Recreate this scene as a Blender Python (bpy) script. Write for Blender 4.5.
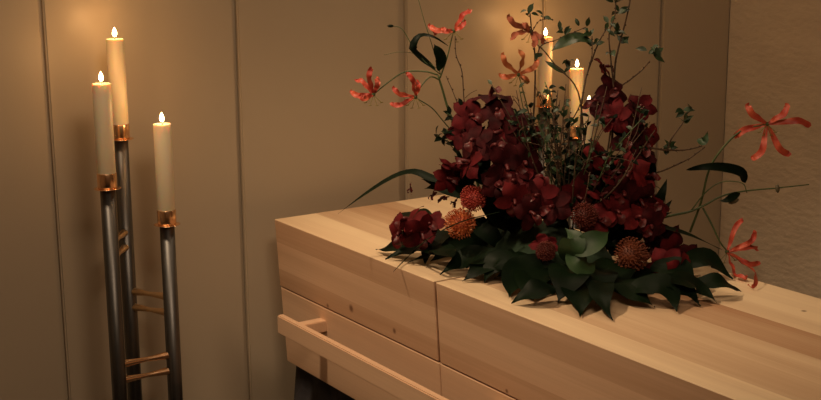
import bpy, bmesh, math, random
from mathutils import Vector, Matrix, Euler
random.seed(7)
R = random.Random(11)
for o in list(bpy.data.objects): bpy.data.objects.remove(o)
scn = bpy.context.scene; COL = scn.collection

# ------------------------------------------------------------------ camera
F_PX = 1256.0; PITCH = 0.21164; ROLL = -0.00742; YAW = 0.58818; HC = 1.8495
fw = Vector((math.sin(YAW)*math.cos(PITCH), math.cos(YAW)*math.cos(PITCH), -math.sin(PITCH)))
r0 = Vector((math.cos(YAW), -math.sin(YAW), 0)); u0 = r0.cross(fw)
rt = r0*math.cos(ROLL)+u0*math.sin(ROLL); up = -r0*math.sin(ROLL)+u0*math.cos(ROLL)
cam_d = bpy.data.cameras.new('camera'); cam = bpy.data.objects.new('camera', cam_d); COL.objects.link(cam)
cam_d.sensor_width = 36; cam_d.lens = F_PX/821*36; cam_d.clip_start = .05
M3 = Matrix((rt, up, -fw)).transposed()
cam.matrix_world = Matrix.Translation((0, 0, HC)) @ M3.to_4x4()
scn.camera = cam
EYE = Vector((0, 0, HC))
cam_d.dof.use_dof = False

# ------------------------------------------------------------------ world, lamps, exposure
w = bpy.data.worlds.new('world'); scn.world = w; w.use_nodes = True
bg = w.node_tree.nodes['Background']; bg.inputs[0].default_value = (1, .62, .34, 1); bg.inputs[1].default_value = 0.03
def aim(o, tgt):
    o.rotation_euler = (Vector(tgt)-o.location).to_track_quat('-Z', 'Y').to_euler()
def spot(name, loc, tgt, power, ang, blend, col, size):
    d = bpy.data.lights.new(name, 'SPOT'); d.energy = power; d.spot_size = math.radians(ang); d.spot_blend = blend
    d.color = col; d.shadow_soft_size = size
    o = bpy.data.objects.new(name, d); COL.objects.link(o); o.location = loc; aim(o, tgt)
def area(name, loc, tgt, power, sx, sy, col):
    d = bpy.data.lights.new(name, 'AREA'); d.energy = power; d.shape = 'RECTANGLE'; d.size = sx; d.size_y = sy; d.color = col
    o = bpy.data.objects.new(name, d); COL.objects.link(o); o.location = loc; aim(o, tgt)
WARM = (1.0, .72, .46)
spot('ceiling_spot', (.75, 2.75, 2.78), (1.85, 2.5, .95), 110, 66, .9, WARM, .07)
spot('ceiling_spot', (2.5, 3.05, 2.8), (2.0, 2.6, 1.0), 26, 75, 1.0, WARM, .10)
area('ceiling_lamp', (.9, .9, 2.85), (1.5, 3.3, 1.0), 26, .7, .7, (1.0, .72, .48))
scn.view_settings.view_transform = 'Standard'; scn.view_settings.look = 'None'
scn.view_settings.gamma = 1; scn.view_settings.use_curve_mapping = False
scn.view_settings.exposure = 0.0

# ------------------------------------------------------------------ pixel rays -> places
def ray(px, py):
    return (fw*F_PX + rt*(px-410.5) - up*(py-200)).normalized()
def at_y(px, py, y):
    d = ray(px, py); return EYE + d*(y/d.y)
def at_x(px, py, x):
    d = ray(px, py); return EYE + d*(x/d.x)
def at_z(px, py, z):
    d = ray(px, py); return EYE + d*((z-HC)/d.z)
HEAD = Vector((math.sin(YAW), math.cos(YAW), 0))
BC = Vector((2.02, 2.46, 0)); BD = BC.dot(HEAD)
TOPZ = 1.0
def P(px, py, d=0.0, h=0.03):
    """a point of the bouquet, d metres nearer than its middle, at least h above the lid"""
    r = ray(px, py); t = (BD-d)/r.dot(HEAD)
    p = EYE + r*t
    if p.z < TOPZ+h: p = at_z(px, py, TOPZ+h)
    return p

# ------------------------------------------------------------------ materials
def mat(name, col, rough=.6, metal=0, spec=.5, emis=None, es=0, coat=0, sss=0, sssr=(1,.5,.3), ssss=.02):
    m = bpy.data.materials.new(name); m.use_nodes = True
    b = m.node_tree.nodes['Principled BSDF']
    b.inputs['Base Color'].default_value = (*col, 1); b.inputs['Roughness'].default_value = rough
    b.inputs['Metallic'].default_value = metal; b.inputs['Specular IOR Level'].default_value = spec
    b.inputs['Coat Weight'].default_value = coat
    if sss:
        b.inputs['Subsurface Weight'].default_value = sss; b.inputs['Subsurface Radius'].default_value = sssr
        b.inputs['Subsurface Scale'].default_value = ssss
    if emis:
        b.inputs['Emission Color'].default_value = (*emis, 1); b.inputs['Emission Strength'].default_value = es
    return m
def N(m, t, **k):
    n = m.node_tree.nodes.new(t)
    for a, v in k.items(): setattr(n, a, v)
    return n
def LK(m, a, b): m.node_tree.links.new(a, b)
def noise_mat(name, c1, c2, scale=8, rough=.6, bump=0, bscale=60, detail=4, stretch=(1, 1, 1), lo=.35, hi=.65, **k):
    m = mat(name, c1, rough, **k); b = m.node_tree.nodes['Principled BSDF']
    tc = N(m, 'ShaderNodeTexCoord'); mp = N(m, 'ShaderNodeMapping'); mp.inputs['Scale'].default_value = stretch
    LK(m, tc.outputs['Object'], mp.inputs[0])
    n = N(m, 'ShaderNodeTexNoise'); n.inputs['Scale'].default_value = scale; n.inputs['Detail'].default_value = detail
    LK(m, mp.outputs[0], n.inputs['Vector'])
    cr = N(m, 'ShaderNodeValToRGB'); cr.color_ramp.elements[0].position = lo; cr.color_ramp.elements[1].position = hi
    cr.color_ramp.elements[0].color = (*c1, 1); cr.color_ramp.elements[1].color = (*c2, 1)
    LK(m, n.outputs['Fac'], cr.inputs[0]); LK(m, cr.outputs[0], b.inputs['Base Color'])
    if bump:
        n2 = N(m, 'ShaderNodeTexNoise'); n2.inputs['Scale'].default_value = bscale; n2.inputs['Detail'].default_value = 3
        LK(m, mp.outputs[0], n2.inputs['Vector'])
        bp = N(m, 'ShaderNodeBump'); bp.inputs['Strength'].default_value = bump; bp.inputs['Distance'].default_value = .01
        LK(m, n2.outputs['Fac'], bp.inputs['Height']); LK(m, bp.outputs[0], b.inputs['Normal'])
    return m

def wood(name, axis, bounds, tones, base=(.84, .65, .42), dark=(.42, .22, .115), knots=()):
    """boards along world Y glued side by side across `axis`; bounds are board edges in metres"""
    m = mat(name, base, .55, spec=.25); b = m.node_tree.nodes['Principled BSDF']
    tc = N(m, 'ShaderNodeTexCoord'); sp = N(m, 'ShaderNodeSeparateXYZ'); LK(m, tc.outputs['Object'], sp.inputs[0])
    ax = sp.outputs[axis]
    lo, hi = bounds[0], bounds[-1]
    mr = N(m, 'ShaderNodeMapRange'); mr.inputs['From Min'].default_value = lo; mr.inputs['From Max'].default_value = hi
    LK(m, ax, mr.inputs['Value'])
    cr = N(m, 'ShaderNodeValToRGB'); cr.color_ramp.interpolation = 'CONSTANT'
    els = cr.color_ramp.elements
    while len(els) > 1: els.remove(els[-1])
    els[0].position = 0; els[0].color = (tones[0],)*3+(1,)
    for bb, t in zip(bounds[1:-1], tones[1:]):
        e = els.new((bb-lo)/(hi-lo)); e.color = (t, t, t, 1)
    LK(m, mr.outputs[0], cr.inputs[0])
    # grain, stretched along the boards and different on each
    mp = N(m, 'ShaderNodeMapping'); mp.inputs['Scale'].default_value = (9, .55, 9)
    LK(m, tc.outputs['Object'], mp.inputs[0])
    off = N(m, 'ShaderNodeVectorMath', operation='SCALE'); off.inputs[3].default_value = 37.0
    cmb = N(m, 'ShaderNodeCombineXYZ'); LK(m, cr.outputs[0], cmb.inputs[1]); LK(m, cmb.outputs[0], off.inputs[0])
    ad = N(m, 'ShaderNodeVectorMath', operation='ADD'); LK(m, mp.outputs[0], ad.inputs[0]); LK(m, off.outputs[0], ad.inputs[1])
    n1 = N(m, 'ShaderNodeTexNoise'); n1.inputs['Scale'].default_value = 1.1; n1.inputs['Detail'].default_value = 2; n1.inputs['Distortion'].default_value = .6
    LK(m, ad.outputs[0], n1.inputs['Vector'])
    mp2 = N(m, 'ShaderNodeMapping'); mp2.inputs['Scale'].default_value = (130, 2.2, 130); LK(m, ad.outputs[0], mp2.inputs[0])
    mp2.inputs['Scale'].default_value = (14, 3, 14)
    n2 = N(m, 'ShaderNodeTexNoise'); n2.inputs['Scale'].default_value = 1.6; n2.inputs['Detail'].default_value = 4
    LK(m, mp2.outputs[0], n2.inputs['Vector'])
    f1 = N(m, 'ShaderNodeMath', operation='MULTIPLY_ADD'); LK(m, n1.outputs['Fac'], f1.inputs[0]); f1.inputs[1].default_value = 1.0
    f1.inputs[2].default_value = -.5
    f2 = N(m, 'ShaderNodeMath', operation='MULTIPLY_ADD'); LK(m, n2.outputs['Fac'], f2.inputs[0]); f2.inputs[1].default_value = .30; f2.inputs[2].default_value = -.15
    s1 = N(m, 'ShaderNodeMath', operation='ADD'); LK(m, f1.outputs[0], s1.inputs[0]); LK(m, f2.outputs[0], s1.inputs[1])
    s2 = N(m, 'ShaderNodeMath', operation='ADD', use_clamp=True); LK(m, s1.outputs[0], s2.inputs[0]); LK(m, cr.outputs[0], s2.inputs[1])
    mx = N(m, 'ShaderNodeMix', data_type='RGBA'); mx.inputs[6].default_value = (*base, 1); mx.inputs[7].default_value = (*dark, 1)
    LK(m, s2.outputs[0], mx.inputs[0])
    out = mx.outputs[2]
    for kp, kr in knots:
        ds = N(m, 'ShaderNodeVectorMath', operation='DISTANCE'); LK(m, tc.outputs['Object'], ds.inputs[0]); ds.inputs[1].default_value = kp
        km = N(m, 'ShaderNodeMapRange'); km.inputs['From Min'].default_value = kr*.35; km.inputs['From Max'].default_value = kr
        km.inputs['To Min'].default_value = .8; km.inputs['To Max'].default_value = 0; LK(m, ds.outputs['Value'], km.inputs['Value'])
        k2 = N(m, 'ShaderNodeMix', data_type='RGBA'); LK(m, km.outputs[0], k2.inputs[0]); LK(m, out, k2.inputs[6]); k2.inputs[7].default_value = (.13, .05, .025, 1); out = k2.outputs[2]
    LK(m, out, b.inputs['Base Color'])
    return m

M_wall = noise_mat('cream satin paint', (.56, .465, .34), (.60, .50, .365), scale=1.5, rough=.38, bump=.05, bscale=9, spec=.4)
M_plaster = noise_mat('rough cream plaster', (.78, .655, .50), (.85, .72, .55), scale=5, rough=.85, bump=.75, bscale=26, spec=.2, stretch=(1, 1, 1.9))
M_floor = noise_mat('dark carpet', (.05, .04, .035), (.07, .055, .045), scale=40, rough=.95)
M_ceil = noise_mat('white ceiling', (.6, .57, .52), (.63, .6, .55), scale=4, rough=.9)
M_base = noise_mat('cream baseboard', (.55, .48, .36), (.58, .5, .38), scale=3, rough=.4)
M_wax = mat('ivory wax', (.86, .74, .52), .45, sss=.6, sssr=(1, .55, .25), ssss=.02)
M_wick = mat('charred wick', (.02, .015, .01), .9)
M_flame = mat('candle flame', (0, 0, 0), .9, spec=0, emis=(1, .62, .26), es=26)
M_steel = noise_mat('brushed dark steel', (.12, .118, .115), (.18, .175, .17), scale=6, rough=.42, metal=1, stretch=(20, 20, .6))
M_copper = noise_mat('polished copper', (.95, .56, .31), (.98, .66, .40), scale=8, rough=.24, metal=1)
M_brass = noise_mat('dull brass', (.80, .56, .32), (.88, .62, .36), scale=8, rough=.35, metal=1)
M_cloth = noise_mat('charcoal cloth', (.06, .056, .062), (.085, .08, .088), scale=30, rough=.9, spec=.15)
M_gap = mat('shadow gap lining', (.10, .055, .025), .9)
CX, CY, CW = 1.707, 3.30, .655
M_top = wood('pale pine boards of the head lid', 0, [CX, CX+.138, CX+.24, CX+.43, CX+CW+.05], [.05, .45, .75, .12])
M_topf = wood('pale pine boards of the foot lid', 0, [CX, CX+.085, CX+.19, CX+.305, CX+.428, CX+CW+.05], [.05, .55, .40, .85, .10], knots=[(at_z(804, 311, 1.0), .008)])
PINK = (.83, .57, .375)
M_side = wood('pale pine boards of the side', 2, [.5, .63, .78, .845, .93, 1.02], [.25, .30, .62, .35, .5], base=PINK, knots=[(at_x(327, 306, CX+.01), .009), (at_x(351, 308.5, CX+.01), .014), (at_x(507, 391, CX+.013), .007), (at_x(394, 331, CX+.01), .010)])
M_low = wood('pale pine boards of the lower side', 2, [.5, .64, .80], [.35, .22], base=PINK)
M_rail = wood('pale pine handle rail', 2, [.4, .9], [.15], base=PINK)

M_stem = noise_mat('green stem', (.045, .075, .022), (.07, .10, .03), scale=14, rough=.55)
M_bark = noise_mat('brown twig bark', (.055, .032, .018), (.10, .055, .028), scale=40, rough=.8)
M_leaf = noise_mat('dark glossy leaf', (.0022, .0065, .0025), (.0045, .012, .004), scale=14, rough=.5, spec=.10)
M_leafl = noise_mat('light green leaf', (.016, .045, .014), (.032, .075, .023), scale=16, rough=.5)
M_twigleaf = noise_mat('small green leaf', (.010, .028, .008), (.024, .052, .014), scale=30, rough=.5)
M_orch = noise_mat('wine red orchid petal', (.045, .003, .005), (.11, .007, .010), scale=35, rough=.7, spec=.12)
M_orch2 = noise_mat('dark maroon petal', (.020, .002, .003), (.05, .004, .006), scale=35, rough=.7, spec=.12)
M_orch3 = noise_mat('deep red petal', (.07, .006, .008), (.15, .012, .014), scale=25, rough=.7, spec=.12)
M_lip = noise_mat('spotted pale lip', (.07, .005, .008), (.14, .02, .02), scale=120, rough=.5)
M_flr = noise_mat('coral red lily petal', (.42, .04, .025), (.60, .11, .05), scale=30, rough=.5)
M_flo = noise_mat('orange lily petal', (.45, .10, .035), (.60, .20, .07), scale=30, rough=.5)
M_flw = noise_mat('withered rust petal', (.22, .05, .02), (.38, .09, .035), scale=40, rough=.7)
M_sta = mat('yellow green stamen', (.25, .20, .05), .6)
M_pino = noise_mat('orange pincushion', (.42, .07, .022), (.60, .18, .05), scale=60, rough=.6)
M_pinc = noise_mat('coral pincushion', (.36, .035, .028), (.52, .08, .05), scale=60, rough=.6)
M_pind = noise_mat('dark red pincushion', (.09, .010, .006), (.16, .024, .011), scale=60, rough=.6)
M_pinb = noise_mat('rust pincushion', (.13, .028, .010), (.22, .055, .018), scale=60, rough=.6)
M_foam = noise_mat('floral foam', (.012, .03, .014), (.02, .045, .02), scale=60, rough=.95)
M_bud = noise_mat('green purple bud', (.06, .05, .025), (.10, .08, .04), scale=30, rough=.6)

# ------------------------------------------------------------------ mesh helpers
def link(name, bm, mats, parent=None, smooth=True):
    me = bpy.data.meshes.new(name); bm.normal_update(); bm.to_mesh(me); bm.free()
    if not isinstance(mats, (list, tuple)): mats = [mats]
    for m in mats: me.materials.append(m)
    if smooth:
        for p in me.polygons: p.use_smooth = True
    o = bpy.data.objects.new(name, me); COL.objects.link(o)
    if parent: o.parent = parent; o.matrix_parent_inverse = pinv(parent)
    return o
def pinv(p):
    m = Matrix.Identity(4); q = p
    chain = []
    while q: chain.append(q); q = q.parent
    for q in reversed(chain): m = m @ (q.matrix_parent_inverse if q.parent else Matrix.Identity(4)) @ q.matrix_basis
    return m.inverted()
def empty(name, loc, label, cat, group=None):
    o = bpy.data.objects.new(name, None); COL.objects.link(o); o.location = loc; o.empty_display_size = .05
    o['label'] = label; o['category'] = cat
    if group: o['group'] = group
    return o
def tag(o, label, cat, group=None):
    o['label'] = label; o['category'] = cat
    if group: o['group'] = group
def box(bm, x0, x1, y0, y1, z0, z1, bev=0, mi=0):
    vs = [bm.verts.new((x, y, z)) for x in (x0, x1) for y in (y0, y1) for z in (z0, z1)]
    fs = []
    for q in ((0, 1, 3, 2), (4, 6, 7, 5), (0, 4, 5, 1), (2, 3, 7, 6), (0, 2, 6, 4), (1, 5, 7, 3)):
        f = bm.faces.new([vs[i] for i in q]); f.material_index = mi; fs.append(f)
    if bev:
        es = set(e for f in fs for e in f.edges)
        bmesh.ops.bevel(bm, geom=list(es), offset=bev, segments=2, affect='EDGES')
    return vs
def catmull(pts, n=6):
    pts = [Vector(p) for p in pts]
    if len(pts) < 3: return [pts[0].lerp(pts[-1], i/n) for i in range(n+1)]
    out = []
    ext = [pts[0]*2-pts[1]] + pts + [pts[-1]*2-pts[-2]]
    for i in range(1, len(ext)-2):
        a, b, c, d = ext[i-1:i+3]
        for k in range(n):
            t = k/n
            out.append(.5*((2*b)+(c-a)*t+(2*a-5*b+4*c-d)*t*t+(3*b-a-3*c+d)*t**3))
    out.append(pts[-1]); return out
def tube(bm, pts, r0, r1=None, n=6, smooth=5, mi=0):
    r1 = r0 if r1 is None else r1
    path = catmull(pts, smooth) if smooth else [Vector(p) for p in pts]
    prev = None; L = len(path)
    side = None
    for i, p in enumerate(path):
        t = (path[min(i+1, L-1)]-path[max(i-1, 0)]).normalized()
        if side is None: side = t.orthogonal().normalized()
        side = (side - t*side.dot(t)).normalized(); o2 = t.cross(side)
        rr = r0+(r1-r0)*i/(L-1)
        ring = [bm.verts.new(p+(side*math.cos(a)+o2*math.sin(a))*rr) for a in [2*math.pi*k/n for k in range(n)]]
        if prev:
            for k in range(n):
                f = bm.faces.new((prev[k], prev[(k+1) % n], ring[(k+1) % n], ring[k])); f.material_index = mi
        else:
            f = bm.faces.new(list(reversed(ring))); f.material_index = mi
        prev = ring
    f = bm.faces.new(prev); f.material_index = mi
def lathe(bm, prof, cx=0, cy=0, n=32, mi=0):
    """prof: list of (r, z) bottom to top; closed with end caps"""
    prev = None
    for r, z in prof:
        ring = [bm.verts.new((cx+r*math.cos(2*math.pi*k/n), cy+r*math.sin(2*math.pi*k/n), z)) for k in range(n)] if r > 1e-5 else [bm.verts.new((cx, cy, z))]
        if prev:
            for k in range(n):
                if len(prev) == 1 and len(ring) == 1: break
                if len(prev) == 1: f = bm.faces.new((prev[0], ring[(k+1) % n], ring[k]))
                elif len(ring) == 1: f = bm.faces.new((prev[k], prev[(k+1) % n], ring[0]))
                else: f = bm.faces.new((prev[k], prev[(k+1) % n], ring[(k+1) % n], ring[k]))
                f.material_index = mi
        prev = ring
def blade(bm, pts, wmax, nrm, prof='leaf', fold=.25, wave=0, waves=5, nu=16, nv=4, cup=0, mi=0, ph=0, twist=0):
    """leaf or petal along a path; nrm is the facing direction of its upper side"""
    path = catmull(pts, max(2, nu//max(1, len(pts)-1)))
    L = len(path); rows = []; nrm = Vector(nrm).normalized()
    for i, p in enumerate(path):
        t = i/(L-1)
        tg = (path[min(i+1, L-1)]-path[max(i-1, 0)]).normalized()
        s = tg.cross(nrm)
        s = s.normalized() if s.length > 1e-4 else tg.orthogonal().normalized()
        nn = s.cross(tg).normalized()
        if twist: q = Matrix.Rotation(twist*t, 3, tg); s = q @ s; nn = q @ nn
        if prof == 'leaf': wv = (math.sin(math.pi*min(1, t**.8))**(.8+.55*t) if t < 1 else 0)
        elif prof == 'lance': wv = math.sin(math.pi*t**.6)**.9 if 0 < t < 1 else 0
        elif prof == 'petal': wv = (t**.55)*(1-t**5)**.6 if t < 1 else .0
        elif prof == 'strap': wv = .25+.75*math.sin(math.pi*t**1.1)**.8 if t < 1 else .05
        elif prof == 'grass': wv = (1-t)**.5*min(1, .4+t*3)
        else: wv = 1
        hw = max(wv*wmax/2, .0004); row = []
        for j in range(nv+1):
            v = 2*j/nv-1
            wz = wave*math.sin(t*waves*2*math.pi+ph+(0 if v > 0 else 1.7))*abs(v)
            row.append(bm.verts.new(p+s*(v*hw)+nn*(abs(v)*hw*fold+cup*hw*v*v+wz)))
        rows.append(row)
    for a, b in zip(rows, rows[1:]):
        for j in range(nv):
            f = bm.faces.new((a[j], a[j+1], b[j+1], b[j])); f.material_index = mi
TOCAM = -HEAD

# ------------------------------------------------------------------ room
def struct(name, bm, m, smooth=False):
    o = link(name, bm, m, None, smooth); o['kind'] = 'structure'; return o
WY, WX, CEIL = 3.446, 3.816, 2.9
X0, Y0 = -1.6, -1.6
bm = bmesh.new(); box(bm, X0-.1, WX+.1, Y0-.1, WY+.15, -.1, 0); struct('floor', bm, M_floor)
bm = bmesh.new(); box(bm, X0-.1, WX+.1, Y0-.1, WY+.15, CEIL, CEIL+.1); struct('ceiling', bm, M_ceil)
# back wall: painted boards with recessed joints
seams = [(-1.29, .008), (-.69, .008), (-.1, .008), (.495, .008), (1.0875, .013), (1.672, .014), (2.272, .030), (2.868, .010), (3.447, .016)]
bm = bmesh.new()
box(bm, X0-.1, WX+.1, WY+.018, WY+.12, 0, CEIL)
xs = [X0]+[s[0] for s in seams]+[WX]
ws = [0]+[s[1] for s in seams]+[0]
for i in range(len(xs)-1):
    box(bm, xs[i]+ws[i]/2, xs[i+1]-ws[i+1]/2, WY, WY+.019, 0, CEIL, bev=.0045)
struct('wall_back', bm, M_wall)
bm = bmesh.new(); box(bm, WX, WX+.12, Y0, WY, 0, CEIL); struct('wall_right', bm, M_plaster)
bm = bmesh.new(); box(bm, X0-.1, X0, Y0, WY, 0, CEIL); struct('wall_left', bm, M_plaster)
bm = bmesh.new(); box(bm, X0, WX, Y0-.1, Y0, 0, CEIL); struct('wall_front', bm, M_plaster)
bm = bmesh.new(); box(bm, X0, WX, WY-.014, WY, 0, .09, bev=.003); struct('baseboard_back', bm, M_base)

# ------------------------------------------------------------------ coffin
coffin = empty('coffin', (CX+CW/2, CY-1.0, .545), 'pale wooden coffin with flat glued-board lid standing on a dark draped bier', 'coffin')
LEAN = .0608     # the sides lean in towards the bottom
ZB, ZS = .545, .787
CL = 2.06; YG = 2.455
def hull(bm, xa, xb, ya, yb, z0, z1, bev=.0):
    d0 = LEAN*(TOPZ-z0); d1 = LEAN*(TOPZ-z1)
    vs = []
    for x, sx in ((xa, 1), (xb, -1)):
        for y, sy in ((ya, 0), (yb, 0)):
            for z, d in ((z0, d0), (z1, d1)): vs.append(bm.verts.new((x+sx*d, y, z)))
    fs = [bm.faces.new([vs[i] for i in q]) for q in ((0, 1, 3, 2), (4, 6, 7, 5), (0, 4, 5, 1), (2, 3, 7, 6), (0, 2, 6, 4), (1, 5, 7, 3))]
    if bev: bmesh.ops.bevel(bm, geom=list(set(e for f in fs for e in f.edges)), offset=bev, segments=1, affect='EDGES')
g = .0048
def lid(name, ya, yb, label):
    bm = bmesh.new(); hull(bm, CX, CX+CW, ya, yb, ZS+.0025, TOPZ, bev=.0016)
    bmesh.ops.recalc_face_normals(bm, faces=bm.faces)
    o = link(name, bm, [M_side, M_topf if 'foot' in label else M_top], coffin, smooth=False)
    for p in o.data.polygons:
        if p.normal.z > .3: p.material_index = 1
    o['label'] = label
lid('lid', YG+g, CY, 'shorter head section of the lid')
lid('lid', CY-CL, YG-g, 'longer foot section of the lid')
bm = bmesh.new(); hull(bm, CX+.012, CX+CW-.012, CY-CL+.012, CY-.012, ZS-.004, TOPZ-.02)
link('lid_lining', bm, M_gap, coffin, False)
bm = bmesh.new()
hull(bm, CX+.001, CX+CW-.001, YG+.0015, CY-.001, ZB, ZS-.0015, bev=.002)
hull(bm, CX+.001, CX+CW-.001, CY-CL, YG-.0015, ZB, ZS-.0015, bev=.002)
link('body', bm, M_low, coffin, False)
# handle rails with their brackets, on both long sides
for sgn in (-1, 1):
    xf = CX-.077 if sgn < 0 else CX+CW+.077
    bm = bmesh.new(); box(bm, xf-.011, xf+.011, CY-CL+.10, 3.133, .702, .757, bev=.003)
    rail = link('handle_rail', bm, M_rail, coffin, False)
    for yb in (3.045, 2.2, 1.45):
        bm = bmesh.new()
        x1 = CX+.022 if sgn < 0 else CX+CW-.022
        xa, xb = sorted((xf+(-sgn)*.009, x1))
        box(bm, xa, xb, yb-.018, yb+.018, .715, .748, bev=.002)
        link('bracket', bm, M_rail, rail, False)

# dark pleated cloth of the bier
bm = bmesh.new()
def skirt(bm, x0, x1, y0, y1, z0, z1):
    per = []
    def seg(a, b, n):
        for i in range(n): per.append(Vector(a).lerp(Vector(b), i/n))
    seg((x0, y1), (x0, y0), 150); seg((x0, y0), (x1, y0), 50); seg((x1, y0), (x1, y1), 150); seg((x1, y1), (x0, y1), 50)
    cx, cy = (x0+x1)/2, (y0+y1)/2; rows = []
    for k in range(7):
        t = k/6; row = []
        for i, p in enumerate(per):
            ph = i*2*math.pi/10+.6*math.sin(i*.13)
            d = Vector((0, 0))
            d.x = (-1 if p.x <= x0+1e-4 else 1 if p.x >= x1-1e-4 else 0); d.y = (-1 if p.y <= y0+1e-4 else 1 if p.y >= y1-1e-4 else 0)
            off = (.006+.018*t)*math.sin(ph)+.035*t
            row.append(bm.verts.new((p.x+d.x*off, p.y+d.y*off, z1+(z0-z1)*t)))
        rows.append(row)
    n = len(per)
    for a, b in zip(rows, rows[1:]):
        for i in range(n): bm.faces.new((a[i], a[(i+1) % n], b[(i+1) % n], b[i]))
    bm.faces.new(rows[0])
skirt(bm, CX+.045, CX+CW-.045, CY-CL+.03, CY-.03, .003, .544)
o = link('bier_cloth', bm, M_cloth); tag(o, 'charcoal pleated cloth hanging to the floor beneath the wooden coffin', 'cloth')

# ------------------------------------------------------------------ candle stands
CR, PR = .0245, .0205
def candle(base, h, label, group, power=1.0, lean=(0, 0)):
    x, y, z = base
    root = empty('candle', base, label, 'candle', group)
    bm = bmesh.new()
    prof = [(0, z), (CR-.001, z), (CR, z+.002), (CR, z+h-.004), (CR-.0008, z+h-.001), (CR-.003, z+h), (CR-.006, z+h-.0015), (CR*.45, z+h-.004), (0, z+h-.0045)]
    lathe(bm, prof, x, y, 32); link('wax_body', bm, M_wax, root)
    bm = bmesh.new(); tube(bm, [(x, y, z+h-.006), (x+.0005, y, z+h+.004), (x+.002, y, z+h+.011)], .0013, .0009, 6)
    link('wick', bm, M_wick, root)
    bm = bmesh.new(); z0 = z+h+.005
    lathe(bm, [(0, z0), (.0040, z0+.002), (.0062, z0+.007), (.0062, z0+.012), (.0045, z0+.018), (.0022, z0+.023), (0, z0+.027)], x, y, 16)
    fl = link('flame', bm, M_flame, root)
    d = bpy.data.lights.new('candle_light', 'POINT'); d.energy = power; d.color = (1, .50, .18); d.shadow_soft_size = .012
    lo = bpy.data.objects.new('candle_light', d); COL.objects.link(lo); lo.location = (x, y, z0+.042)
    return root
def holder(parent, x, y, ztop, name_label=None):
    """pole of steel with a copper cup and drip plate; ztop = foot of the candle cup"""
    bm = bmesh.new(); lathe(bm, [(0, .012), (PR, .012), (PR, ztop-.003), (0, ztop-.003)], x, y, 32)
    pole = link('pole', bm, M_steel, parent)
    for p in pole.data.polygons:
        if abs(p.normal.z) > .9: p.use_smooth = False
    bm = bmesh.new(); n = 40
    lathe(bm, [(0, ztop-.003), (.034, ztop-.002), (.0365, ztop-.0005), (.034, ztop+.0004), (.026, ztop+.0008), (0, ztop+.0008)], x, y, n)
    link('drip_plate', bm, M_copper, pole)
    bm = bmesh.new()
    lathe(bm, [(.0, ztop+.0012), (.0255, ztop+.0012), (.0262, ztop+.004), (.0262, ztop+.040), (.0255, ztop+.0415), (.0248, ztop+.040), (.0248, ztop+.004), (0, ztop+.003)], x, y, n)
    link('cup', bm, M_copper, pole)
def rod(parent, a, b, m):
    a = Vector(a); b = Vector(b); d = (b-a).normalized(); a = a+d*PR*.8; b = b-d*PR*.8
    bm = bmesh.new(); n = 12; prev = None
    s = d.orthogonal().normalized(); t = d.cross(s)
    for k in range(13):
        u = k/12; rr = .0062+.0052*abs(2*u-1)**1.1
        p = a.lerp(b, u); ring = [bm.verts.new(p+(s*math.cos(q)+t*math.sin(q))*rr) for q in [2*math.pi*i/n for i in range(n)]]
        if prev:
            for i in range(n): bm.faces.new((prev[i], prev[(i+1) % n], ring[(i+1) % n], ring[i]))
        prev = ring
    link('crossbar', bm, m, parent)
def stand(name, spots, rods, label, base_c):
    root = empty(name, (base_c[0], base_c[1], 0), label, 'candle stand')
    for (x, y, z) in spots: holder(root, x, y, z)
    bm = bmesh.new(); lathe(bm, [(0, 0), (.165, 0), (.17, .004), (.168, .010), (.16, .013), (0, .013)], base_c[0], base_c[1], 48)
    link('base', bm, M_steel, root, False)
    for i, j, z, m in rods:
        a, b = spots[i], spots[j]; rod(root, (a[0], a[1], z), (b[0], b[1], z), m)
    return root
def foot(px, py, y): return at_y(px, py, y)
# front stand, left of the coffin
p1 = foot(120.5, 138.5, 3.314); p2 = foot(107.5, 188, 3.19); p3 = foot(167, 224, 3.185)
z12 = [at_y(125, 237, 3.25).z, at_y(125, 252, 3.25).z]
z13 = [at_y(149, 295, 3.24).z, at_y(149, 311, 3.24).z]
z23 = [at_y(148, 359, 3.187).z, at_y(148, 375, 3.187).z]
stand('candle_stand', [tuple(p1), tuple(p2), tuple(p3)],
      [(0, 1, z12[0], M_brass), (0, 1, z12[1], M_brass), (0, 2, z13[0], M_brass), (0, 2, z13[1], M_brass), (1, 2, z23[0], M_copper), (1, 2, z23[1], M_copper)],
      'three-pole steel candle stand with copper cups, left of the coffin head', ((p1.x+p2.x+p3.x)/3, (p1.y+p2.y+p3.y)/3))
def ctop(px, py, p): return at_y(px, py, p.y).z - p.z - .0015
G1 = 'lit candles on the stand left of the coffin'
candle((p1.x, p1.y, p1.z+.0035), ctop(116, 39.5, p1), 'tall lit ivory candle at the back of the left stand, highest flame of its three', G1, .38)
candle((p2.x, p2.y, p2.z+.0035), ctop(104, 84, p2), 'lit ivory candle on the leftmost pole of the left stand', G1, .38)
candle((p3.x, p3.y, p3.z+.0035), ctop(161.5, 124.5, p3), 'lit ivory candle on the right, shortest pole of the left stand', G1, .38)
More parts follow.
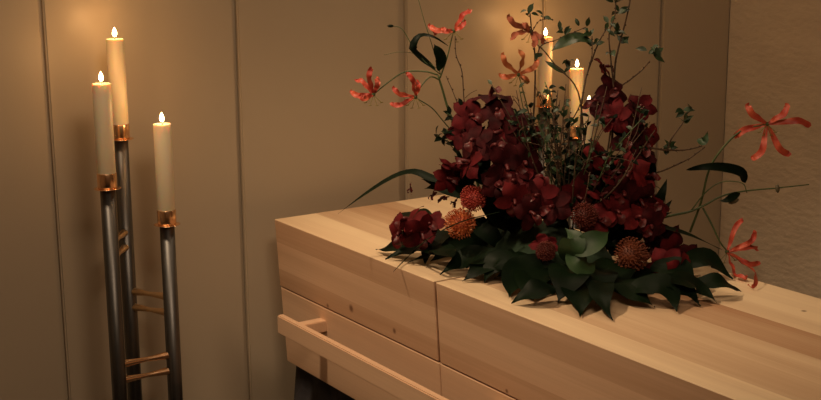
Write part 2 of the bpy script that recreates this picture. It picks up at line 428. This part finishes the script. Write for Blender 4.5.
# stand behind the flowers
q1 = at_y(545.5, 37, 3.30); q2 = at_y(577, 68.5, 3.226); q3 = at_y(590, 105, 3.15)
q3.x = q2.x+.05; q3.y = 3.09
q3 = at_y(589, 105, 3.09)
CHT = .235
sp = [(q.x, q.y, q.z-CHT) for q in (q1, q2, q3)]
stand('candle_stand', sp, [(0, 1, .95, M_brass), (0, 1, .90, M_brass), (0, 2, .78, M_brass), (0, 2, .73, M_brass), (1, 2, .62, M_copper), (1, 2, .57, M_copper)],
      'three-pole steel candle stand in the corner behind the flowers and coffin', ((q1.x+q2.x+q3.x)/3+.0, (q1.y+q2.y+q3.y)/3))
G2 = 'lit candles behind the flowers'
for s_, lb in zip(sp, ('lit ivory candle behind the flowers with the highest flame of that stand', 'lit ivory candle behind the flowers, middle height, beside the tallest one', 'lowest lit ivory candle, half hidden behind red orchids and twigs')):
    candle((s_[0], s_[1], s_[2]+.0035), CHT-.0035, lb, G2, .45)

# ------------------------------------------------------------------ flower arrangement
fa = empty('flower_arrangement', (2.02, 2.44, TOPZ), 'large arrangement of dark red orchids, flame lilies and twigs on the coffin lid', 'flower arrangement')
# foam mound hidden under the flowers
bm = bmesh.new()
bmesh.ops.create_uvsphere(bm, u_segments=24, v_segments=12, radius=1)
bmesh.ops.scale(bm, vec=(.14, .24, .085), verts=bm.verts)
for v in bm.verts: v.co.z = max(v.co.z, -.02)
bmesh.ops.translate(bm, vec=(2.03, 2.44, TOPZ+.022), verts=bm.verts)
link('floral_foam', bm, M_foam, fa)
CORE = Vector((2.03, 2.44, TOPZ+.04))

def outward(p, k=.6, jit=.25):
    v = (p-CORE).normalized()*(1-k)+(TOCAM+Vector((0, 0, .25))).normalized()*k
    return (v+Vector((R.uniform(-jit, jit), R.uniform(-jit, jit), R.uniform(-jit, jit)))).normalized()
def frame(p, n, roll=0):
    n = n.normalized(); x = Vector((0, 0, 1)).cross(n)
    if x.length < .05: x = Vector((1, 0, 0))
    x.normalize(); y = n.cross(x)
    m = Matrix((x, y, n)).transposed().to_4x4()
    return Matrix.Translation(p) @ m @ Matrix.Rotation(roll, 4, 'Z')
# ---- orchid bloom prototypes (built at the origin facing +Z)
def orchid_mesh(seed, m):
    rr = random.Random(seed); bm = bmesh.new(); L = .046
    for k, (a, ln, wd) in enumerate(((90, 1.0, .030), (90+62, 1.0, .036), (90-62, 1.0, .036), (90+140, .95, .030), (90-140, .95, .030))):
        a = math.radians(a+rr.uniform(-7, 7)); d = Vector((math.cos(a), math.sin(a), 0)); ln *= L*rr.uniform(.9, 1.08)
        back = rr.uniform(-.25, .1); z = Vector((0, 0, 1))
        pts = [d*.002, d*ln*.4+z*ln*.12, d*ln*.8+z*ln*(.05+back*.3), d*ln*1.0+z*ln*back]
        blade(bm, pts, wd*1.05, (0, 0, 1), 'leaf', fold=-.12, cup=-.15 if k in (1, 2) else .2, wave=.0012, waves=2, nu=9, nv=4, ph=k)
    me = bpy.data.meshes.new('orchid_bloom'); bm.to_mesh(me); bm.free(); me.materials.append(m)
    for p in me.polygons: p.use_smooth = True
    bm = bmesh.new()      # lip and column
    z = Vector((0, 0, 1))
    blade(bm, [(0, -.002, .004), (0, -.010, .016), (0, -.020, .020), (0, -.030, .012)], .026, (0, .3, 1), 'petal', fold=.5, wave=.002, waves=2, nu=9, nv=4)
    tube(bm, [(0, .002, .002), (0, .001, .011), (0, -.005, .019)], .0045, .0035, 7, 3)
    lp = bpy.data.meshes.new('lip'); bm.to_mesh(lp); bm.free(); lp.materials.append(M_lip)
    for p in lp.polygons: p.use_smooth = True
    return me, lp
protos = [orchid_mesh(1, M_orch), orchid_mesh(2, M_orch2), orchid_mesh(3, M_orch3), orchid_mesh(4, M_orch2)]
def put(name, me, parent, mw):
    o = bpy.data.objects.new(name, me); COL.objects.link(o); o.parent = parent; o.matrix_parent_inverse = pinv(parent); o.matrix_basis = mw
    return o
def orchid(px, py, d, s=1.0, k=None, face=.6):
    s *= 1.2 if s > .5 else 1
    p = P(px, py, d, .045); me, lp = protos[R.randrange(4) if k is None else k]
    mw = frame(p, outward(p, face, .6), R.uniform(-1.2, 1.2)) @ Matrix.Scale(s, 4)
    o = put('orchid_bloom', me, fa, mw); l = put('lip', lp, o, mw)
    l.parent = o
    l.matrix_parent_inverse = pinv(o)
    return o
left = [(491, 98, .02, 1.05), (499, 112, .05, 1.0), (471, 117, .03, 1.0), (463, 133, .02, .9), (502, 131, .07, 1.05), (476, 142, .08, 1.0),
        (519, 122, .0, .8), (493, 148, .10, 1.05), (512, 147, .08, 1.0), (527, 143, .03, .9), (455, 166, .06, .9), (470, 163, .10, 1.0), 
        (505, 166, .13, 1.05), (523, 163, .12, 1.05), (515, 183, .15, 1.0), (535, 180, .14, 1.0), (498, 184, .14, .95),
        (447, 178, .06, .8), (538, 195, .17, .95), (513, 200, .18, .9), (553, 207, .18, .95), (530, 213, .2, .9)]
right = [(603, 68, .0, .7), (612, 92, .03, .95), (640, 108, .0, .85), (598, 104, .03, .85), (634, 122, .05, 1.0), (613, 117, .07, .95), (646, 138, .02, .8),
         (628, 138, .07, 1.0), (641, 155, .06, .95), (598, 156, .07, .9), (631, 172, .1, 1.0), (610, 176, .1, 1.0),
         (646, 179, .05, .8), (592, 178, .1, .95), (622, 192, .13, .95), (601, 198, .14, .95), (641, 200, .1, .95), (578, 196, .13, .9), (655, 207, .1, .85),
         (616, 212, .16, .9), (636, 219, .16, .9), (598, 220, .18, .9), (650, 226, .16, .85)]
for a in left+right: orchid(*a)
for a in ((411, 222, .0, 1.05, 2, .5), (421, 233, .03, 1.05, 0, .6), (402, 232, .0, .95, 2, .4), (432, 226, .03, .9, 0, .4)): orchid(*a)
for a in ((672, 253, .1, 1.0, 0, .7), (665, 268, .15, 1.0, 0, .8), (679, 272, .12, .95, 2, .5), (663, 240, .05, .95, 1, .3), (687, 257, .05, .7, 3, .3), (545, 246, .22, .75, 0, .6), (650, 248, .1, .8, 1, .4)): orchid(*a)
# small dark red filler blossoms at the left edge
for px, py in ((411, 189), (433, 196), (443, 199), (455, 203)):
    orchid(px, py, -.02, .42, 0, .3)
# ---- stems of the orchid spikes
def stem(name, pts, r0, r1, m=None, parent=None):
    bm = bmesh.new(); tube(bm, [P(*q) if not isinstance(q, Vector) else q for q in pts], r0, r1, 6); return link(name, bm, m or M_stem, parent or fa)
stem('orchid_stem', [(520, 235, 0), (505, 185, .03), (492, 140, .02), (491, 102, .0)], .0035, .002)
stem('orchid_stem', [(590, 235, 0), (618, 180, .03), (628, 130, .02), (604, 70, -.01)], .0035, .0015)

# ---- pincushion proteas
def pincushion(px, py, d, rad, m, face=.6, label=None):
    p = P(px, py, d, .03); n = outward(p, face, .1); mw = frame(p, n)
    bm = bmesh.new(); rr = random.Random(int(px))
    bmesh.ops.create_uvsphere(bm, u_segments=18, v_segments=12, radius=rad*.62)
    core = link('pincushion_protea', bm, m, None); 
    core.parent = fa; core.matrix_parent_inverse = pinv(fa); core.matrix_basis = mw
    bm = bmesh.new(); cnt = 150
    for i in range(cnt):
        zz = 1-1.45*(i+.5)/cnt; a = i*2.39996; q = math.sqrt(max(0, 1-zz*zz)); dr = Vector((q*math.cos(a), q*math.sin(a), zz))
        l = rad*rr.uniform(.92, 1.1); bend = Vector((0, 0, 1))*rad*.28
        tube(bm, [dr*rad*.5, dr*l*.85+bend*.2, dr*l*.96+bend*.9-dr*rad*.12], .0013, .0009, 4, 3)
        e = dr*l*.96+bend*.9-dr*rad*.12
        bmesh.ops.create_icosphere(bm, subdivisions=1, radius=.0019, matrix=Matrix.Translation(e))
    st = link('styles', bm, m, None); st.parent = core; st.matrix_parent_inverse = pinv(core); st.matrix_basis = mw
    if label: core['label'] = label
    return core
pincushion(461, 224, .10, .044, M_pino, .75, 'orange pincushion bloom')
pincushion(474, 199, .10, .036, M_pinc, .6, 'coral red pincushion bloom')
pincushion(584, 216, .20, .036, M_pind, .7, 'dark red pincushion bloom')
pincushion(630, 255, .24, .046, M_pinb, .7, 'rust brown pincushion bloom')
pincushion(546, 251, .26, .026, M_pind, .6, 'small dark red pincushion bloom')

# ---- broad leaves lying round the foot of the arrangement
def broad(bpx, bpy_, tpx, tpy, wd, h0=.04, ht=.006, hm=.04, m=None, bend=0, name='broad_leaf', fold=.12, label=None, tilt=.45):
    a = at_z(bpx, bpy_, TOPZ+h0); b = at_z(tpx, tpy, TOPZ+ht); c = a.lerp(b, .5); c.z = max(a.z, b.z)*.5+.5*(TOPZ+hm)+.004
    sd = (b-a).cross(Vector((0, 0, 1))).normalized(); c += sd*bend
    bm = bmesh.new(); wd *= 1.3; blade(bm, [a, a.lerp(c, .5)+Vector((0, 0, .004)), c, c.lerp(b, .5)+sd*bend*.4+Vector((0, 0, .003)), b], wd, Vector((0, 0, 1))+TOCAM*tilt, 'leaf', fold=fold, wave=.003, waves=2.2, nu=16, nv=6, ph=tpx)
    for v in bm.verts: v.co.z = max(v.co.z, TOPZ+.003)
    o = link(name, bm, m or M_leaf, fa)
    if label: o['label'] = label
    return o
bl = [ # base px, tip px, width
 (430, 247, 376, 250, .05), (445, 254, 385, 259, .05), (452, 258, 408, 263, .05), (470, 240, 425, 266, .05), (484, 247, 430, 261, .06), (498, 258, 440, 275, .065), (505, 262, 462, 281, .06),
 (515, 268, 484, 283, .06), (555, 262, 509, 298, .085), (556, 290, 511, 303, .05), (530, 256, 494, 278, .07), (575, 270, 558, 303, .08), (585, 272, 580, 317, .08),
 (605, 280, 613, 320, .045), (600, 268, 596, 304, .07), (628, 290, 677, 312, .06), (622, 278, 655, 307, .06), (672, 284, 717, 303, .05), (688, 286, 741, 292, .04),
 (685, 266, 733, 279, .06), (657, 280, 701, 306, .045), (545, 272, 534, 301, .07), (510, 240, 466, 268, .07), (650, 268, 690, 298, .06), (430, 222, 397, 215, .06),
 (440, 235, 392, 240, .05), (620, 262, 628, 300, .08), (560, 255, 530, 284, .08), (640, 262, 664, 292, .07), (540, 258, 512, 287, .07)]
for i, (a, b, c, d, w_) in enumerate(bl):
    broad(a, b, c, d, w_, h0=.03+.012*(i % 3), hm=.022+.012*(i % 4), bend=R.uniform(-.035, .035))
# leaves standing up among the lower flowers
def leaf(pts, wd, m=None, prof='leaf', nrm=None, fold=.2, name='leaf', label=None, wave=.001):
    bm = bmesh.new(); blade(bm, [P(*q) for q in pts], wd, nrm or (TOCAM+Vector((0, 0, .6))), prof, fold=fold, nu=16, nv=4, wave=wave, waves=2)
    o = link(name, bm, m or M_leaf, fa)
    if label: o['label'] = label
    return o
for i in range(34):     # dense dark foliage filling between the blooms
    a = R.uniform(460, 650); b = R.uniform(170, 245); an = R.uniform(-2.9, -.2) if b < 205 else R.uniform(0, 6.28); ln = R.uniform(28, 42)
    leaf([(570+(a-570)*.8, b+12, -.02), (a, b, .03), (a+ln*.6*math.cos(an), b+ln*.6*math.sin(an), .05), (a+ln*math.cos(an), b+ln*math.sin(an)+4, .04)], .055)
leaf([(566, 262, .28), (570, 250, .31), (575, 238, .31), (565, 228, .28)], .06, M_leafl, label='light green broad leaf')
leaf([(572, 252, .30), (585, 246, .32), (600, 238, .31), (609, 232, .28)], .055, M_leafl, label='light green broad leaf')
leaf([(570, 250, .29), (576, 262, .32), (588, 268, .31), (596, 262, .28)], .05, M_leafl, label='light green broad leaf')
leaf([(650, 222, .05), (655, 208, .07), (662, 193, .08), (667, 179, .07)], .032, prof='lance')
leaf([(655, 222, .05), (664, 210, .08), (672, 200, .08)], .02, prof='lance')
leaf([(640, 226, .05), (668, 229, .09), (700, 240, .12), (722, 250, .12)], .034, prof='lance', nrm=(0, 0, 1))
leaf([(640, 222, .05), (655, 218, .09), (672, 212, .1)], .025)
# long blade arching out to the left
leaf([(455, 186, .02), (432, 179, .0), (413, 172, -.02), (392, 178, -.03), (365, 194, -.04), (338, 214, -.02)], .030, prof='lance', nrm=(-.3, -.2, 1), name='long_leaf', label='long narrow leaf arching out to the left')
leaf([(470, 196, .02), (447, 185, .0), (432, 181, -.01), (421, 179, -.02)], .03)
leaf([(475, 200, .04), (450, 190, .02), (437, 186, .0), (424, 189, -.01)], .035)
bm = bmesh.new(); blade(bm, [P(500, 212, .14), P(462, 222, .17), P(430, 238, .18), at_z(410, 255, TOPZ+.02), at_z(393, 272, TOPZ+.006)], .011, (0, 0, 1), 'grass', nu=18, nv=2); link('grass_blade', bm, M_leaf, fa)
leaf([(462, 166, .03), (459, 155, .04), (453, 147, .04)], .012)

# ---- flame lilies
RIM = []
def flame_lily(c, d, tips, m, width=.020, stamens=6, label=None, droop=None, curl=.5):
    pc = P(c[0], c[1], d, .02); e = bpy.data.objects.new('flame_lily', None)
    bm = bmesh.new(); bmesh.ops.create_icosphere(bm, subdivisions=2, radius=.0055, matrix=Matrix.Translation(pc)); o = link('flame_lily', bm, M_stem, fa)
    if label: o['label'] = label
    for i, t in enumerate(tips):
        td = t[2] if len(t) > 2 else R.uniform(-.02, .03)
        pt = P(t[0], t[1], d+td, .01); L = (pt-pc).length
        vd = (pt-pc).normalized(); sd = vd.cross(TOCAM).normalized(); k = (1 if i % 2 else -1)*curl*L*.22
        mid1 = pc.lerp(pt, .35)+TOCAM*.004+sd*k*.5; mid2 = pc.lerp(pt, .72)+TOCAM*.008+sd*k
        hook = pt-vd*L*.04+TOCAM*(-.006)
        bm = bmesh.new(); blade(bm, [pc, mid1, mid2, pt, hook+sd*(-k)*.4], width, TOCAM+Vector((R.uniform(-.5, .5), R.uniform(-.5, .5), .3)), 'strap', fold=.25, wave=.0028, waves=3.5, nu=20, nv=4, ph=i)
        link('petal', bm, m, o)
    bm = bmesh.new(); dr = droop or Vector((0, 0, -1))
    for k in range(stamens):
        a = k*6.283/stamens; v = (rt*math.cos(a)*.8+up*math.sin(a)*.5+dr*.8+TOCAM*.3).normalized()
        e1 = pc+v*.030; tube(bm, [pc, pc+v*.015+TOCAM*.004, e1], .0008, .0006, 4, 3)
        tube(bm, [e1-rt*.004, e1+rt*.004+up*.001], .0012, .0012, 4, 1)
    link('stamens', bm, M_sta, o)
    return o
flame_lily((373.5, 94.5), -.02, [(352, 92), (357, 80), (371, 69), (377, 79), (360, 97)], M_flr, .014, label='coral flame lily furthest to the left')
flame_lily((415.5, 97), .03, [(394, 88.5), (408, 74), (392, 104), (417, 82)], M_flr, .013, label='coral flame lily second from the left')
flame_lily((453.5, 31), .0, [(430, 26), (434, 33.5), (470, 11), (464, 22), (443, 29)], M_flr, .014, droop=Vector((0, 0, -1)), label='coral flame lily at the top left')
flame_lily((518.5, 74.5), .05, [(503, 55), (520, 51), (500.5, 75), (537, 62), (527, 82)], M_flo, .014, label='pale orange flame lily before the candles')
flame_lily((531, 31), .03, [(509, 17), (512, 38), (543, 42), (522, 25), (534, 45)], M_flw, .015, label='withered rust flame lily high in the middle')
flame_lily((767, 124), .05, [(748, 106, .01), (787, 106), (808, 125), (788, 154), (754, 158), (736, 136)], M_flr, .017, label='large coral flame lily at the far right')
flame_lily((727, 252), .06, [(742, 220), (755, 233), (757, 249), (758, 263), (753, 286), (745, 278)], M_flr, .014, label='coral flame lily hanging low on the right')

def lilystem(pts, r=.0022, r1=.0015, name='lily_stem'): return stem(name, pts, r, r1)
lilystem([(485, 205, .0), (466, 150, .01), (450, 114, .0), (442, 88, .0), (438, 75, .0)], .0038, .0026)
lilystem([(438, 75, 0), (425, 71.5, 0), (405, 72, -.01), (390, 81, -.02), (374, 94, -.02)])
lilystem([(440, 80, 0), (430, 77, .01), (420, 88, .02), (416, 96, .03)])
lilystem([(440, 78, 0), (447, 58, 0), (453, 33, 0)])
lilystem([(416, 98, .03), (432, 108, .02), (444, 122, .01), (468, 150, 0)], .0015, .0015)
lilystem([(538, 160, .0), (528, 110, .03), (519, 76, .05)])
lilystem([(690, 232, .0), (701, 202, .02), (709, 170, .03), (722, 149, .04), (741, 131, .05), (766, 124, .05)], .0034, .0024)
lilystem([(650, 224, .0), (665, 217, .02), (688, 212, .03), (703, 206, .03), (722, 196, .03), (745, 191, .03), (777, 188, .03), (809, 184.5, .03)], .0038, .0014)
lilystem([(703, 208, .03), (712, 225, .05), (720, 242, .06), (727, 251, .06)], .0028, .002)
lilystem([(690, 212, .03), (706, 192, .03), (722, 182, .03), (742, 183, .03), (747, 193, .03)], .002, .0012)
leaf([(740, 193, .03), (734, 196, .04), (727, 200, .05), (718, 201, .04)], .02, M_leaf)
lilystem([(663, 222, .0), (665, 200, .03), (662, 190, .03), (640, 178, .0)], .0014, .001)
def bud(px, py, d, ln, r, v, m=None):
    p = P(px, py, d); v = (rt*v[0]+up*v[1]).normalized(); bm = bmesh.new()
    prof = [(0, 0), (r*.6, ln*.12), (r, ln*.4), (r*.8, ln*.75), (0, ln)]; lathe(bm, prof, 0, 0, 10)
    q = Vector((0, 0, 1)).rotation_difference(v).to_matrix().to_4x4()
    bmesh.ops.transform(bm, matrix=Matrix.Translation(p) @ q, verts=bm.verts); link('bud', bm, m or M_bud, fa)
bud(777, 184, .03, .024, .006, (.1, -1)); bud(739, 199, .04, .030, .007, (-1, -.4)); bud(394, 26, -.02, .018, .004, (-1, 0), M_leaf)
bud(579, 26, .02, .022, .005, (-.45, 1), M_twigleaf)
# curved top left sprays
lilystem([(440, 74, 0), (425, 62, 0), (412, 45, -.01), (402, 29, -.02), (393, 26, -.02)], .0014, .001)
lilystem([(436, 68, 0), (418, 55, -.01), (400, 52, -.02), (384, 55, -.03)], .0009, .0006)
lilystem([(441, 76, 0), (432, 45, 0), (424, 20, -.01), (418, -2, -.02)], .0012, .0008)
leaf([(438, 71, .0), (441, 60, .01), (437, 50, .02), (434, 44, .02)], .030, M_leaf, label='folded hanging leaf')
leaf([(436, 70, 0), (421, 58, 0), (413, 48, .01), (420, 36, .01), (434, 37, .01), (448, 46, .0)], .022, prof='lance', name='long_leaf', nrm=TOCAM*.7+Vector((0, 0, 1)))
leaf([(566, 74, .05), (553, 66, .05), (544, 60, .04)], .014, M_twigleaf)
leaf([(592, 42, .02), (578, 38, .03), (562, 44, .04), (550, 52, .04)], .042, M_twigleaf, nrm=TOCAM+Vector((0, 0, 1.5)))
leaf([(745, 183, .0), (741, 172, .03), (722, 167, .05), (703, 167, .05), (686, 170, .03)][::-1], .034, M_leaf, nrm=TOCAM+Vector((0, 0, .2)), prof='petal')
leaf([(697, 140, .0), (704, 141, .01), (708, 131, .01)], .022, M_leafl)

# ---- blossom twigs with small leaves
def twig(pts, r0=.0022, r1=.0010, leaves=(), side=(), dens=0, ls=.020, bark=True, mleaf=None):
    ls *= 1.25; r0 *= 1.15; r1 *= 1.15
    ps = [P(*q) for q in pts]; bm = bmesh.new(); tube(bm, ps, r0, r1, 5)
    path = catmull(ps, 6); lb = bmesh.new(); used = False
    for k in range(2, len(path)-1, 3):      # knots of buds along the twig
        v = Vector((R.uniform(-1, 1), R.uniform(-1, 1), R.uniform(-.3, 1))).normalized()
        bmesh.ops.create_icosphere(bm, subdivisions=1, radius=.0026, matrix=Matrix.Translation(path[k]+v*.002))
    for s_ in side: tube(bm, [P(*q) for q in s_], r0*.6, r1*.7, 5)
    def lf(p, s=1.0):
        nonlocal used
        v = (rt*R.uniform(-1, 1)+up*R.uniform(-.5, 1)+TOCAM*R.uniform(-.6, .8)).normalized(); l = ls*R.uniform(.7, 1.2)*s
        blade(lb, [p, p+v*l*.5+Vector((0, 0, .002)), p+v*l], l*.5, TOCAM*.6+Vector((R.uniform(-.5, .5), R.uniform(-.5, .5), .6)), 'leaf', fold=.2, nu=6, nv=2); used = True
    for (lx, ly, n) in leaves:
        for _ in range(n): lf(P(lx+R.uniform(-2, 2), ly+R.uniform(-2, 2), pts[-1][2]))
    for k in range(dens): lf(path[R.randrange(len(path)//6, len(path))])
    for s_ in side:
        if dens:
            for _ in range(4): lf(P(*s_[-1]))
    o = link('twig', bm, M_bark if bark else M_stem, fa)
    if used: link('foliage', lb, mleaf or M_twigleaf, o)
    else: lb.free()
    return o
twig([(640, 212, 0), (634, 172, .0), (640, 149, .03), (665, 150, .04), (685, 150, .03), (702, 146, .03)], .0030, .0015, leaves=[(671, 148, 6), (668, 155, 3)], side=[[(667, 150, .04), (672, 138, .04), (682, 124, .04), (687, 114, .04), (693, 109, .04)]])
twig([(640, 186, 0), (643, 177, .02), (662, 171, .02), (676, 165, .02), (690, 158, .01), (705, 147, .0)], .0026, .0012)
twig([(683, 122, .04), (686, 118, .04), (687, 113, .04)], .001, .0006, leaves=[(684, 122, 4), (684, 111, 4), (690, 109, 3)], ls=.022)
twig([(610, 200, 0), (612, 130, .0), (618, 92, .0), (630, 80, .0), (641, 71, .0), (650, 61, .0)], .0022, .0012, leaves=[(653, 47, 3), (656, 56, 4), (648, 52, 3)], ls=.022)
twig([(600, 215, 0), (612, 140, .01), (614.5, 73, .01), (618, 50, .01), (626, 20, .0), (631, -4, .0)], .0028, .0016)
twig([(598, 210, 0), (613, 110, .02), (611, 62, .02), (609, 35, .02), (615, 15, .01), (616, -3, .01)], .0022, .0012, leaves=[(614, 2, 4), (620, 13, 4), (615, 32, 4), (622, 42, 3), (610, 24, 3), (612, 52, 2)], ls=.024)
twig([(585, 205, 0), (581, 130, .03), (584, 87, .03), (593, 57, .02), (600, 40, .02), (607, 28, .02)], .0024, .0014, leaves=[(596, 42, 3), (607, 30, 3)])
twig([(520, 200, 0), (533, 120, .04), (535, 60, .04), (532, 35, .04), (530, 13, .04)], .0024, .0014, leaves=[(530, 14, 2)])
twig([(585, 150, .0), (578, 92, .05), (556, 66, .05), (545, 52, .05), (534, 42, .05)], .0020, .0012, leaves=[(536, 58, 2)])
twig([(536, 62, .04), (541, 46, .04), (556, 40, .03), (570, 34, .02), (586, 27, .02)], .0014, .0010, leaves=[(564, 34, 4), (560, 31, 2), (585, 27, 2)])
twig([(532, 32, .04), (538, 22, .04), (546, 19, .04), (553, 19.5, .04)], .001, .0007, leaves=[(543, 15, 3), (528, 12, 2)])
twig([(566, 130, .0), (580, 105, .06), (588, 70, .05), (592, 55, .04), (592, 36, .03)], .0016, .001, leaves=[(590, 36, 5), (594, 46, 4), (566, 60, 4), (571, 66, 3)], ls=.017)
twig([(475, 165, 0), (468, 130, 0), (464, 100, 0), (462, 72, .01), (456, 55, .01), (455, 36, .01)], .0016, .001)
twig([(470, 160, 0), (462, 118, 0), (455, 97, 0), (446, 76, 0)], .0012, .0008, side=[[(465, 98, 0), (471, 93, 0), (477, 90, 0)]])
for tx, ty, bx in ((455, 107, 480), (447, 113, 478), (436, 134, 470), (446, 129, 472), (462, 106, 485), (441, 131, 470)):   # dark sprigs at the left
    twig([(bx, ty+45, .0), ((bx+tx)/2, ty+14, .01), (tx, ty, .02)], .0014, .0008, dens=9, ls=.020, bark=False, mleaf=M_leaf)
dense = [(519, 88), (512, 96), (524, 101), (514, 110), (508, 118), (530, 108), (545, 82), (549, 88), (540, 92), (547, 104), (553, 112), (560, 100), (537, 117), (563, 118),
         (570, 108), (556, 126), (545, 128), (569, 131), (580, 124), (589, 116), (584, 138), (574, 146), (560, 142), (548, 142), (592, 148), (566, 156), (583, 160), (577, 178), (566, 84), (558, 90),
         (600, 120), (650, 122), (655, 130), (648, 112), (605, 168), (590, 172), (612, 146), (625, 160)]
for i, (tx, ty) in enumerate(dense):
    bx = 565+(tx-565)*.45; by = ty+R.uniform(45, 75); d = R.uniform(.04, .20)
    twig([(bx, by, d*.5), ((bx+tx)/2+R.uniform(-6, 6), (ty+by)/2, d), (tx, ty, d)], .0015, .0009, dens=6, ls=.017, bark=i % 3 > 0, mleaf=(M_twigleaf, M_leaf)[i % 2])

for i in range(13):      # bare and budding twigs fanning up through the blooms
    u = i/12; tx = 488+158*u+R.uniform(-7, 7); ty = R.uniform(80, 150); bx = 570+(tx-570)*.25; d = R.uniform(.06, .2)
    mx_ = (tx+bx)/2+R.uniform(-12, 12)
    sd = [[(mx_, (ty+215)/2, d), (mx_+R.choice((-1, 1))*R.uniform(8, 14), (ty+215)/2-R.uniform(12, 22), d+.01), (mx_+R.choice((-1, 1))*R.uniform(14, 24), (ty+215)/2-R.uniform(26, 40), d)]]
    twig([(bx, 215, d*.6), (mx_, (ty+215)/2, d), (tx, ty, d)], .0019, .0009, dens=5, ls=.016, side=sd, mleaf=(M_twigleaf, M_leaf)[i % 2])

# nothing of the arrangement sinks into the lid
bpy.context.view_layer.update()
LIDZ = TOPZ+.0015
for o in [c for c in fa.children_recursive if c.type == 'MESH']:
    if o.data.users == 1:
        mw = o.matrix_world; inv = mw.inverted()
        for v in o.data.vertices:
            q = mw @ v.co
            if q.z < LIDZ and q.x > CX-.02: q.z = LIDZ; v.co = inv @ q
for o in [c for c in fa.children if c.name.startswith('orchid_bloom')]:
    lo = min((m.matrix_world @ v.co).z for m in [o]+list(o.children) for v in m.data.vertices)
    if lo < LIDZ: o.matrix_basis = Matrix.Translation((0, 0, LIDZ-lo)) @ o.matrix_basis
